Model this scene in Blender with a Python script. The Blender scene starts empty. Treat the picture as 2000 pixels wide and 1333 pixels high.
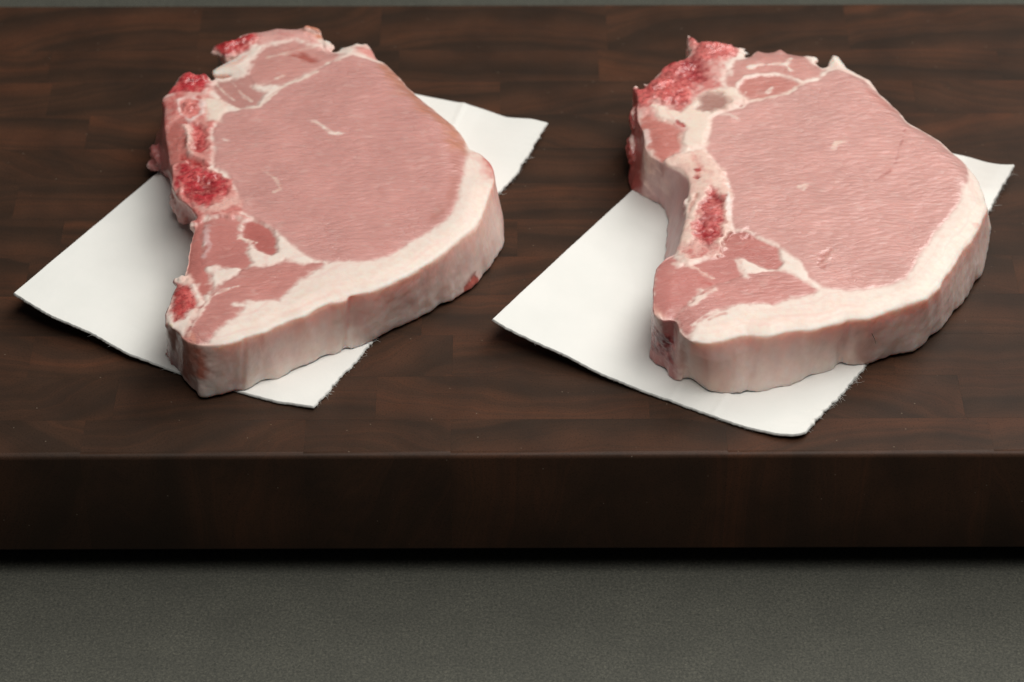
import bpy, math, random
import numpy as np
from mathutils import Vector, Matrix

random.seed(7)
rng = np.random.default_rng(7)
S = bpy.context.scene
COL = S.collection

# ------------------------------------------------------------------ camera
PITCH, DIST, LENS, ROLL = math.radians(39.5), 0.94, 100.0, math.radians(0.16)
CAM = np.array([0, -DIST*math.cos(PITCH), DIST*math.sin(PITCH)])
FW = np.array([0, math.cos(PITCH), -math.sin(PITCH)])
UP0 = np.array([0, math.sin(PITCH), math.cos(PITCH)])
RT0 = np.array([1.0, 0, 0])
UP = UP0*math.cos(ROLL) + RT0*math.sin(ROLL)
RT = RT0*math.cos(ROLL) - UP0*math.sin(ROLL)
FPX = 2000*LENS/36.0

cam = bpy.data.cameras.new("camera")
cam.lens = LENS
cam.sensor_width = 36
cam.clip_start = 0.01
cam.clip_end = 50
cam.dof.use_dof = True
cam.dof.focus_distance = 0.925
cam.dof.aperture_fstop = 13
camo = bpy.data.objects.new("camera", cam)
COL.objects.link(camo)
M = Matrix((tuple(RT), tuple(UP), tuple(-FW))).transposed().to_4x4()
M.translation = Vector(CAM)
camo.matrix_world = M
S.camera = camo

# ------------------------------------------------------------------ world and lamps
W = bpy.data.worlds.new("World")
S.world = W
W.use_nodes = True
W.node_tree.nodes["Background"].inputs[0].default_value = (0.95, 0.97, 1.0, 1)
W.node_tree.nodes["Background"].inputs[1].default_value = 0.03


def area(name, loc, target, sx, sy, power, col):
    l = bpy.data.lights.new(name, 'AREA')
    l.shape = 'RECTANGLE'
    l.size, l.size_y = sx, sy
    l.energy = power
    l.color = col
    o = bpy.data.objects.new(name, l)
    COL.objects.link(o)
    o.location = loc
    o.rotation_euler = (Vector(target)-Vector(loc)).to_track_quat('-Z', 'Y').to_euler()
    return o


area("key_softbox", (0.62, 0.52, 0.90), (0.03, 0.04, 0), 0.70, 0.75, 8.2, (1.0, 0.97, 0.925))
area("front_fill_softbox", (0.20, -0.20, 0.96), (0.0, 0.0, 0), 0.8, 0.55, 8.0, (1.0, 0.97, 0.925))

S.view_settings.view_transform = 'Standard'
S.view_settings.look = 'None'
S.view_settings.exposure = 0
S.view_settings.gamma = 1
S.cycles.use_denoising = True
S.cycles.max_bounces = 8


# ------------------------------------------------------------------ helpers
def at(px, py, z=0.0):
    """photo pixel -> point on the horizontal plane at height z"""
    d = FW*FPX + RT*(px-1000) + UP*(666.5-py)
    t = (z-CAM[2])/d[2]
    return CAM + d*t


def ats(pts, z):
    return np.array([at(p[0], p[1], z)[:2] for p in pts])


def smooth(a, b, x):
    t = np.clip((x-a)/(b-a), 0, 1)
    return t*t*(3-2*t)


_perm = np.random.default_rng(3).permutation(512)
_perm = np.concatenate([_perm, _perm, _perm])
_grad = np.random.default_rng(4).normal(size=(512, 3))
_grad /= np.linalg.norm(_grad, axis=1)[:, None]


def noise(P, freq, seed=0):
    """gradient noise, about -0.7..0.7; P (n,3) metres, freq cycles per metre (scalar or 3)"""
    p = P*np.asarray(freq) + seed*17.31
    i = np.floor(p).astype(np.int64)
    f = p-i
    u = f*f*f*(f*(f*6-15)+10)
    i &= 511
    out = np.zeros(len(P))
    for dx in (0, 1):
        for dy in (0, 1):
            for dz in (0, 1):
                h = _perm[_perm[_perm[(i[:, 0]+dx) & 511]+((i[:, 1]+dy) & 511)]+((i[:, 2]+dz) & 511)]
                g = _grad[h & 511]
                d = g[:, 0]*(f[:, 0]-dx)+g[:, 1]*(f[:, 1]-dy)+g[:, 2]*(f[:, 2]-dz)
                w = (u[:, 0] if dx else 1-u[:, 0])*(u[:, 1] if dy else 1-u[:, 1])*(u[:, 2] if dz else 1-u[:, 2])
                out += w*d
    return out*1.6


def fbm(P, freq, octs=3, seed=0):
    o = np.zeros(len(P))
    a = 1.0
    for k in range(octs):
        o += a*noise(P, np.asarray(freq)*2**k, seed+k)
        a *= 0.5
    return o


def sdf(poly, Q):
    """signed distance (positive inside) of points Q (n,2) to a polygon"""
    d = np.full(len(Q), 1e9)
    ins = np.zeros(len(Q), bool)
    n = len(poly)
    for k in range(n):
        a, b = poly[k], poly[(k+1) % n]
        e = b-a
        w = Q-a
        t = np.clip((w@e)/max(e@e, 1e-18), 0, 1)
        dd = w-t[:, None]*e
        d = np.minimum(d, dd[:, 0]**2+dd[:, 1]**2)
        c = (a[1] <= Q[:, 1]) != (b[1] <= Q[:, 1])
        if abs(e[1]) > 1e-15:
            xx = a[0]+(Q[:, 1]-a[1])*e[0]/e[1]
            ins ^= c & (Q[:, 0] < xx)
    return np.where(ins, 1, -1)*np.sqrt(d)


def sdl(line, Q):
    d = np.full(len(Q), 1e9)
    for a, b in zip(line[:-1], line[1:]):
        e = b-a
        w = Q-a
        t = np.clip((w@e)/max(e@e, 1e-18), 0, 1)
        dd = w-t[:, None]*e
        d = np.minimum(d, dd[:, 0]**2+dd[:, 1]**2)
    return np.sqrt(d)


def mesh_np(name, V, F, normals=None):
    """V (n,3), F (m,k) -> mesh"""
    me = bpy.data.meshes.new(name)
    k = F.shape[1]
    me.vertices.add(len(V))
    me.vertices.foreach_set("co", np.ascontiguousarray(V, dtype=np.float32).ravel())
    me.loops.add(F.size)
    me.loops.foreach_set("vertex_index", np.ascontiguousarray(F, dtype=np.int32).ravel())
    me.polygons.add(len(F))
    me.polygons.foreach_set("loop_start", np.arange(0, F.size, k, dtype=np.int32))
    me.update(calc_edges=True)
    me.polygons.foreach_set("use_smooth", np.ones(len(F), bool))
    if normals is not None:
        me.normals_split_custom_set_from_vertices([tuple(x) for x in normals])
    return me


def link(name, me, mat=None, parent=None):
    o = bpy.data.objects.new(name, me)
    COL.objects.link(o)
    if mat:
        me.materials.append(mat)
    if parent:
        o.parent = parent
    return o


def thing(name, label, cat, loc=(0, 0, 0), group=None):
    o = bpy.data.objects.new(name, None)
    COL.objects.link(o)
    o.location = loc
    o.empty_display_size = 0.02
    o["label"] = label
    o["category"] = cat
    if group:
        o["group"] = group
    return o


# ------------------------------------------------------------------ materials
class NT:
    def __init__(self, name):
        self.m = bpy.data.materials.new(name)
        self.m.use_nodes = True
        self.t = self.m.node_tree
        self.b = self.t.nodes["Principled BSDF"]

    def n(self, typ, **kw):
        nd = self.t.nodes.new(typ)
        for k, v in kw.items():
            if k.startswith("i_"):
                nd.inputs[k[2:].replace("_", " ")].default_value = v
            else:
                setattr(nd, k, v)
        return nd

    def l(self, a, b):
        self.t.links.new(a, b)

    def math(self, op, a, b=None, c=None):
        nd = self.n("ShaderNodeMath", operation=op)
        for k, v in enumerate((a, b, c)):
            if v is None:
                continue
            if isinstance(v, (int, float)):
                nd.inputs[k].default_value = v
            else:
                self.l(v, nd.inputs[k])
        return nd.outputs[0]

    def mix(self, f, a, b, mode='MIX'):
        nd = self.n("ShaderNodeMix", data_type='RGBA', blend_type=mode)
        for k, v in ((0, f), (6, a), (7, b)):
            if isinstance(v, (int, float)):
                nd.inputs[k].default_value = v
            elif isinstance(v, tuple):
                nd.inputs[k].default_value = (*v, 1)
            else:
                self.l(v, nd.inputs[k])
        return nd.outputs[2]

    def ramp(self, f, stops):
        nd = self.n("ShaderNodeValToRGB")
        el = nd.color_ramp.elements
        while len(el) < len(stops):
            el.new(0.5)
        for e, (p, c) in zip(el, stops):
            e.position = p
            e.color = (*c, 1) if isinstance(c, tuple) else (c, c, c, 1)
        self.l(f, nd.inputs[0])
        return nd.outputs[0]

    def maprange(self, v, a, b, c=0.0, d=1.0):
        nd = self.n("ShaderNodeMapRange")
        self.l(v, nd.inputs[0])
        for k, x in zip((1, 2, 3, 4), (a, b, c, d)):
            nd.inputs[k].default_value = x
        return nd.outputs[0]


def wood_material():
    q = NT("walnut_end_grain")
    g = q.n("ShaderNodeAttribute", attribute_name="grain").outputs["Vector"]
    tone = q.n("ShaderNodeAttribute", attribute_name="tone").outputs["Fac"]
    # warp a little, then rings by distance from the pith of each block
    wn = q.n("ShaderNodeTexNoise", i_Scale=0.55, i_Detail=3.0)
    q.l(g, wn.inputs["Vector"])
    sub = q.n("ShaderNodeVectorMath", operation='SUBTRACT')
    q.l(wn.outputs["Color"], sub.inputs[0])
    sub.inputs[1].default_value = (0.5, 0.5, 0.5)
    sc = q.n("ShaderNodeVectorMath", operation='SCALE')
    q.l(sub.outputs[0], sc.inputs[0])
    sc.inputs["Scale"].default_value = 1.3
    ad = q.n("ShaderNodeVectorMath", operation='ADD')
    q.l(g, ad.inputs[0])
    q.l(sc.outputs[0], ad.inputs[1])
    sep = q.n("ShaderNodeSeparateXYZ")
    q.l(ad.outputs[0], sep.inputs[0])
    r = q.math('SQRT', q.math('ADD', q.math('POWER', sep.outputs[0], 2.0), q.math('POWER', sep.outputs[1], 2.0)))
    n1 = q.n("ShaderNodeTexNoise", noise_dimensions='1D', i_Scale=0.85, i_Detail=2.0, i_Roughness=0.45)
    q.l(r, n1.inputs["W"])
    n2 = q.n("ShaderNodeTexNoise", noise_dimensions='1D', i_Scale=5.0, i_Detail=2.0)
    q.l(r, n2.inputs["W"])
    band = q.math('ADD', q.math('MULTIPLY', n1.outputs["Fac"], 0.86), q.math('MULTIPLY', n2.outputs["Fac"], 0.14))
    n3 = q.n("ShaderNodeTexNoise", noise_dimensions='1D', i_Scale=26.0, i_Detail=3.0)
    q.l(r, n3.inputs["W"])
    band = q.math('ADD', band, q.math('MULTIPLY', q.math('SUBTRACT', n3.outputs["Fac"], 0.5), 0.14))
    band = q.math('ADD', band, q.math('MULTIPLY', q.math('SUBTRACT', tone, 0.5), 0.09))
    c = q.ramp(band, [(0.32, (0.0400, 0.0230, 0.0150)), (0.43, (0.0510, 0.0270, 0.0168)), (0.54, (0.0700, 0.0330, 0.0192)),
                      (0.64, (0.0960, 0.0395, 0.0212)), (0.78, (0.1080, 0.0440, 0.0232))])
    # pores: tiny dark and light flecks
    geo = q.n("ShaderNodeNewGeometry").outputs["Position"]
    po = q.n("ShaderNodeTexNoise", i_Scale=1700.0, i_Detail=2.0, i_Roughness=0.7)
    q.l(geo, po.inputs["Vector"])
    c = q.mix(q.maprange(po.outputs["Fac"], 0.52, 0.72, 0, 0.55), c, (0.012, 0.008, 0.006))
    blot = q.n("ShaderNodeTexNoise", i_Scale=40.0, i_Detail=3.0)
    q.l(geo, blot.inputs["Vector"])
    c = q.mix(q.maprange(blot.outputs["Fac"], 0.35, 0.7, 0, 0.5), c, (0.018, 0.013, 0.010))
    # dust flecks
    du = q.n("ShaderNodeTexVoronoi", i_Scale=180.0)
    q.l(geo, du.inputs["Vector"])
    c = q.mix(q.maprange(du.outputs["Distance"], 0.05, 0.025, 0, 0.5), c, (0.30, 0.24, 0.18))
    q.l(c, q.b.inputs["Base Color"])
    rn = q.n("ShaderNodeTexNoise", i_Scale=90.0, i_Detail=4.0)
    q.l(geo, rn.inputs["Vector"])
    q.l(q.maprange(rn.outputs["Fac"], 0.3, 0.7, 0.44, 0.54), q.b.inputs["Roughness"])
    q.b.inputs["Specular IOR Level"].default_value = 0.17
    bp = q.n("ShaderNodeBump", i_Strength=0.25, i_Distance=0.0002)
    q.l(q.math('ADD', q.math('MULTIPLY', po.outputs["Fac"], -0.6), q.math('MULTIPLY', band, 0.5)), bp.inputs["Height"])
    q.l(bp.outputs[0], q.b.inputs["Normal"])
    return q.m


def counter_material():
    q = NT("speckled_grey_counter")
    geo = q.n("ShaderNodeNewGeometry").outputs["Position"]
    a = q.n("ShaderNodeTexNoise", i_Scale=1250.0, i_Detail=3.0, i_Roughness=0.7, i_Distortion=0.6)
    q.l(geo, a.inputs["Vector"])
    b = q.n("ShaderNodeTexNoise", i_Scale=60.0, i_Detail=4.0)
    q.l(geo, b.inputs["Vector"])
    c = q.ramp(a.outputs["Fac"], [(0.28, (0.041, 0.042, 0.036)), (0.5, (0.080, 0.081, 0.067)), (0.72, (0.142, 0.138, 0.110))])
    c = q.mix(q.maprange(b.outputs["Fac"], 0.3, 0.7, 0, 0.3), c, (0.045, 0.046, 0.040))
    q.l(c, q.b.inputs["Base Color"])
    q.b.inputs["Roughness"].default_value = 0.75
    q.b.inputs["Specular IOR Level"].default_value = 0.25
    bp = q.n("ShaderNodeBump", i_Strength=0.3, i_Distance=0.0003)
    q.l(a.outputs["Fac"], bp.inputs["Height"])
    q.l(bp.outputs[0], q.b.inputs["Normal"])
    return q.m


def paper_material():
    q = NT("white_absorbent_paper")
    geo = q.n("ShaderNodeNewGeometry").outputs["Position"]
    a = q.n("ShaderNodeTexNoise", i_Scale=1400.0, i_Detail=4.0, i_Roughness=0.7)
    q.l(geo, a.inputs["Vector"])
    b = q.n("ShaderNodeTexNoise", i_Scale=55.0, i_Detail=4.0)
    q.l(geo, b.inputs["Vector"])
    c = q.ramp(b.outputs["Fac"], [(0.3, (0.80, 0.81, 0.775)), (0.7, (0.84, 0.845, 0.81))])
    q.l(c, q.b.inputs["Base Color"])
    q.b.inputs["Roughness"].default_value = 0.85
    q.b.inputs["Specular IOR Level"].default_value = 0.2
    bp = q.n("ShaderNodeBump", i_Strength=0.25, i_Distance=0.0003)
    q.l(q.math('ADD', a.outputs["Fac"], q.math('MULTIPLY', b.outputs["Fac"], 2.0)), bp.inputs["Height"])
    q.l(bp.outputs[0], q.b.inputs["Normal"])
    return q.m


def meat_material(name, sss=0.25):
    """tissue colour and tissue kind come from the mesh; fibres, cracks, wetness are nodes"""
    q = NT(name)
    col = q.n("ShaderNodeAttribute", attribute_name="tissue").outputs["Color"]
    kind = q.n("ShaderNodeSeparateColor")
    q.l(q.n("ShaderNodeAttribute", attribute_name="kind").outputs["Color"], kind.inputs[0])
    lean, bone, fat = kind.outputs[0], kind.outputs[1], kind.outputs[2]
    pos = q.n("ShaderNodeTexCoord").outputs["Object"]
    # warp so that the fibre lines wander
    wn = q.n("ShaderNodeTexNoise", i_Scale=45.0, i_Detail=2.0)
    q.l(pos, wn.inputs["Vector"])
    sub = q.n("ShaderNodeVectorMath", operation='SUBTRACT')
    q.l(wn.outputs["Color"], sub.inputs[0])
    sub.inputs[1].default_value = (0.5, 0.5, 0.5)
    sc = q.n("ShaderNodeVectorMath", operation='SCALE')
    q.l(sub.outputs[0], sc.inputs[0])
    sc.inputs["Scale"].default_value = 0.0065
    ad = q.n("ShaderNodeVectorMath", operation='ADD')
    q.l(pos, ad.inputs[0])
    q.l(sc.outputs[0], ad.inputs[1])
    mp = q.n("ShaderNodeMapping")
    q.l(ad.outputs[0], mp.inputs[0])
    mp.inputs["Rotation"].default_value = (0, 0, 0.12)
    mp.inputs["Scale"].default_value = (300.0, 880.0, 400.0)
    vor = q.n("ShaderNodeTexVoronoi", feature='DISTANCE_TO_EDGE', i_Scale=1.0)
    q.l(mp.outputs[0], vor.inputs["Vector"])
    mp3 = q.n("ShaderNodeMapping")
    q.l(ad.outputs[0], mp3.inputs[0])
    mp3.inputs["Rotation"].default_value = (0, 0, 0.08)
    mp3.inputs["Scale"].default_value = (230.0, 560.0, 300.0)
    peb = q.n("ShaderNodeTexVoronoi", feature='SMOOTH_F1', i_Scale=1.0, i_Smoothness=0.35)
    q.l(mp3.outputs[0], peb.inputs["Vector"])
    crack = q.maprange(vor.outputs["Distance"], 0.0, 0.11, 1.0, 0.0)
    mp2 = q.n("ShaderNodeMapping")
    q.l(ad.outputs[0], mp2.inputs[0])
    mp2.inputs["Rotation"].default_value = (0, 0, 0.05)
    mp2.inputs["Scale"].default_value = (320.0, 950.0, 400.0)
    fib = q.n("ShaderNodeTexNoise", i_Scale=1.0, i_Detail=3.0, i_Roughness=0.6)
    q.l(mp2.outputs[0], fib.inputs["Vector"])
    patch = q.n("ShaderNodeTexNoise", i_Scale=60.0, i_Detail=3.0)
    q.l(pos, patch.inputs["Vector"])
    pm = q.maprange(patch.outputs["Fac"], 0.36, 0.62)
    fine = q.n("ShaderNodeTexNoise", i_Scale=900.0, i_Detail=3.0, i_Roughness=0.65)
    q.l(pos, fine.inputs["Vector"])
    med = q.n("ShaderNodeTexNoise", i_Scale=420.0, i_Detail=3.0, i_Roughness=0.6)
    q.l(pos, med.inputs["Vector"])
    ck = q.math('MULTIPLY', q.math('MULTIPLY', crack, pm), lean)
    c = q.mix(q.math('MULTIPLY', ck, 0.15), col, (0.36, 0.10, 0.085))
    # pale marbling flecks along the fibres
    fl = q.maprange(fib.outputs["Fac"], 0.58, 0.76, 0.0, 0.14)
    c = q.mix(q.math('MULTIPLY', fl, lean), c, (0.80, 0.56, 0.50))
    c = q.mix(q.math('MULTIPLY', q.maprange(med.outputs["Fac"], 0.40, 0.70, 0.0, 0.35), fat), c, (0.80, 0.52, 0.45))
    c = q.mix(q.math('MULTIPLY', q.maprange(med.outputs["Fac"], 0.48, 0.70, 0.0, 0.6), bone), c, (0.66, 0.22, 0.19))
    c = q.mix(q.math('MULTIPLY', q.maprange(fine.outputs["Fac"], 0.48, 0.36, 0.0, 0.55), bone), c, (0.20, 0.012, 0.018))
    q.l(c, q.b.inputs["Base Color"])
    # relief
    h = q.math('MULTIPLY', q.math('SUBTRACT', q.math('SUBTRACT', q.math('MULTIPLY', fib.outputs["Fac"], 1.3), q.math('MULTIPLY', peb.outputs["Distance"], 1.5)), q.math('MULTIPLY', q.math('MULTIPLY', crack, pm), 0.35)), lean)
    h = q.math('ADD', h, q.math('MULTIPLY', q.math('ADD', med.outputs["Fac"], q.math('MULTIPLY', fine.outputs["Fac"], 1.6)), q.math('MULTIPLY', bone, 0.6)))
    h = q.math('ADD', h, q.math('MULTIPLY', q.math('ADD', q.math('MULTIPLY', fib.outputs["Fac"], 0.22), q.math('MULTIPLY', fine.outputs["Fac"], 0.22)), fat))
    bp = q.n("ShaderNodeBump", i_Strength=0.48, i_Distance=0.0005)
    q.l(h, bp.inputs["Height"])
    q.l(bp.outputs[0], q.b.inputs["Normal"])
    rough = q.math('SUBTRACT', 0.44, q.math('MULTIPLY', lean, 0.12))
    rough = q.math('SUBTRACT', rough, q.math('MULTIPLY', bone, 0.12))
    q.l(rough, q.b.inputs["Roughness"])
    q.b.inputs["Specular IOR Level"].default_value = 0.5
    q.l(q.math('ADD', q.math('MULTIPLY', lean, 0.7), q.math('MULTIPLY', bone, 0.35)), q.b.inputs["Coat Weight"])
    q.b.inputs["Coat Roughness"].default_value = 0.17
    dep = q.n("ShaderNodeAttribute", attribute_name="depth").outputs["Fac"]
    q.l(q.math('MULTIPLY', q.math('ADD', sss, q.math('MULTIPLY', fat, 0.4)), dep), q.b.inputs["Subsurface Weight"])
    q.b.inputs["Subsurface Radius"].default_value = (1.0, 0.55, 0.42)
    q.b.inputs["Subsurface Scale"].default_value = 0.008
    return q.m


def plain(name, col, rough):
    q = NT(name)
    geo = q.n("ShaderNodeNewGeometry").outputs["Position"]
    a = q.n("ShaderNodeTexNoise", i_Scale=500.0, i_Detail=3.0)
    q.l(geo, a.inputs["Vector"])
    q.l(q.mix(a.outputs["Fac"], tuple(x*0.8 for x in col), tuple(min(1, x*1.15) for x in col)), q.b.inputs["Base Color"])
    q.b.inputs["Roughness"].default_value = rough
    return q.m


WOOD = wood_material()
COUNTER = counter_material()
PAPER = paper_material()
MEAT = meat_material("raw_pork_tissue", 0.45)
RUBBER = plain("black_rubber", (0.015, 0.015, 0.015), 0.6)
HAIR = plain("dark_bristle", (0.05, 0.03, 0.02), 0.5)

# ------------------------------------------------------------------ counter
BOARD_T, GAP = 0.041, 0.011
cz = -BOARD_T-GAP
o = link("counter", mesh_np("counter", np.array([(-1.5, -0.9, cz), (1.5, -0.9, cz), (1.5, 1.6, cz), (-1.5, 1.6, cz)]), np.array([[0, 1, 2, 3]])), COUNTER)
o["kind"] = "structure"

# ------------------------------------------------------------------ board of end-grain blocks
Y0, Y1 = at(1000, 889.5)[1], at(1000, 8)[1]
XL, XR = -0.235, 0.235
board = thing("cutting_board", "dark walnut end-grain cutting board under both pork chops", "cutting board", (0, (Y0+Y1)/2, cz))
BO = np.array(board.location)


def block(x0, x1, y0, y1, front, back):
    g = 0.000004
    x0 += g
    x1 -= g
    ya = y0 + (0 if front else g)
    yb = y1 - (0 if back else g)
    dz = random.uniform(-0.00001, 0.00001)
    # profile in (y,z), with small eased edges and the rounded rims at front and back
    e = 0.00002
    R = 0.0017

    def arc(cy, cz_, r, a0, a1, n):
        return [(cy+r*math.cos(a0+(a1-a0)*k/n), cz_+r*math.sin(a0+(a1-a0)*k/n)) for k in range(n+1)]
    P = []
    b = -BOARD_T
    P += arc(ya+R*.6, b+R*.6, R*.6, 1.5*math.pi, math.pi, 4) if front else [(ya, b)]
    P += arc(ya+R, -R, R, math.pi, math.pi/2, 7)+[(ya+R+0.0004, 0)] if front else [(ya, -e), (ya+e, 0)]
    P += [(yb-R-0.0004, 0)]+arc(yb-R, -R, R, math.pi/2, 0, 7) if back else [(yb-e, 0), (yb, -e)]
    P += [(yb, b)]
    P = np.array(P)
    P[:, 1] += np.where(P[:, 1] > -0.02, dz, 0)
    n = len(P)
    xs = [x0, x0+e, x1-e, x1]
    V = []
    for i, x in enumerate(xs):
        for (y, z) in P:
            zz = z-e if (i in (0, 3) and z > -e*1.5+dz) else z
            V.append((x, y, zz))
    V = np.array(V)
    F = []
    for i in range(3):
        for k in range(n):
            k2 = (k+1) % n
            F.append([i*n+k, i*n+k2, (i+1)*n+k2, (i+1)*n+k])
    me = bpy.data.meshes.new("block")
    me.from_pydata([tuple(v-BO) for v in V], [], F+[list(range(n))[::-1], list(range(3*n, 4*n))])
    me.polygons.foreach_set("use_smooth", np.ones(len(me.polygons), bool))
    # grain coordinates in centimetres round this block's own pith
    up = random.choice((-1, 1))
    pith = np.array([random.uniform(x0-0.01, x1+0.01), y0+up*random.uniform(0.018, 0.060), 0])
    rel = (V-pith)*100
    tx, ty = random.uniform(-.12, .12), random.uniform(-.25, .25)
    G = np.stack([rel[:, 0]*random.uniform(.35, .75)+tx*rel[:, 2], rel[:, 1]*random.uniform(.9, 1.25)+ty*rel[:, 2], rel[:, 2]*0.12], 1)
    G[:, 2] += random.uniform(0, 50)
    a = me.attributes.new("grain", 'FLOAT_VECTOR', 'POINT')
    a.data.foreach_set("vector", G.astype(np.float32).ravel())
    a = me.attributes.new("tone", 'FLOAT', 'POINT')
    a.data.foreach_set("value", np.full(len(V), random.random(), np.float32))
    b_ = link("block", me, WOOD, board)
    md = b_.modifiers.new("sharp", 'EDGE_SPLIT')
    md.split_angle = math.radians(28)


rows = [Y0, -0.0393, -0.0180, 0.0031]
while rows[-1]+0.0212 < Y1-0.012:
    rows.append(rows[-1]+0.0212)
rows.append(Y1)
fixed = {0: [-0.1364, -0.066, -0.0195, 0.068, 0.152], 1: [-0.128, -0.0438, 0.044, 0.145], 2: [-0.158, -0.097, -0.0195, 0.050, 0.125], 7: [0.040, 0.115]}
for r in range(len(rows)-1):
    if r in fixed:
        cuts = [c for c in fixed[r]]
    else:
        cuts = [XL+random.uniform(0.02, 0.085)]
    while cuts[0] > XL+0.10:
        cuts.insert(0, cuts[0]-random.uniform(0.06, 0.095))
    while cuts[-1] < XR-0.05:
        cuts.append(cuts[-1]+random.uniform(0.06, 0.095))
    cuts = [XL]+[c for c in cuts if XL+0.012 < c < XR-0.012]+[XR]
    for a, b in zip(cuts[:-1], cuts[1:]):
        block(a, b, rows[r], rows[r+1], r == 0, r == len(rows)-2)


def foot(x, y):
    n = 20
    V, F = [], []
    for (rr, z) in ((0.011, 0), (0.0125, 0.001), (0.0135, GAP-0.001), (0.0125, GAP)):
        for k in range(n):
            V.append((x+rr*math.cos(2*math.pi*k/n)-BO[0], y+rr*math.sin(2*math.pi*k/n)-BO[1], z))
    for i in range(3):
        for k in range(n):
            F.append([i*n+k, i*n+(k+1) % n, (i+1)*n+(k+1) % n, (i+1)*n+k])
    me = bpy.data.meshes.new("foot")
    me.from_pydata(V, [], F+[list(range(n))[::-1], list(range(3*n, 4*n))])
    link("foot", me, RUBBER, board)


for x in (XL+0.03, XR-0.03):
    for y in (Y0+0.05, Y1-0.04):
        foot(x, y)

# ------------------------------------------------------------------ paper sheets
TH = 0.0012


def resample(P, n):
    P = np.asarray(P)
    s = np.concatenate([[0], np.cumsum(np.linalg.norm(np.diff(P[:, :2], axis=0), axis=1))])
    s /= s[-1]
    t = np.linspace(0, 1, n)
    # smooth (monotone-ish) interpolation: linear then a light blur
    Q = np.stack([np.interp(t, s, P[:, k]) for k in range(3)], 1)
    for _ in range(6):
        Q[1:-1] = 0.25*Q[:-2]+0.5*Q[1:-1]+0.25*Q[2:]
    return Q


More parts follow.
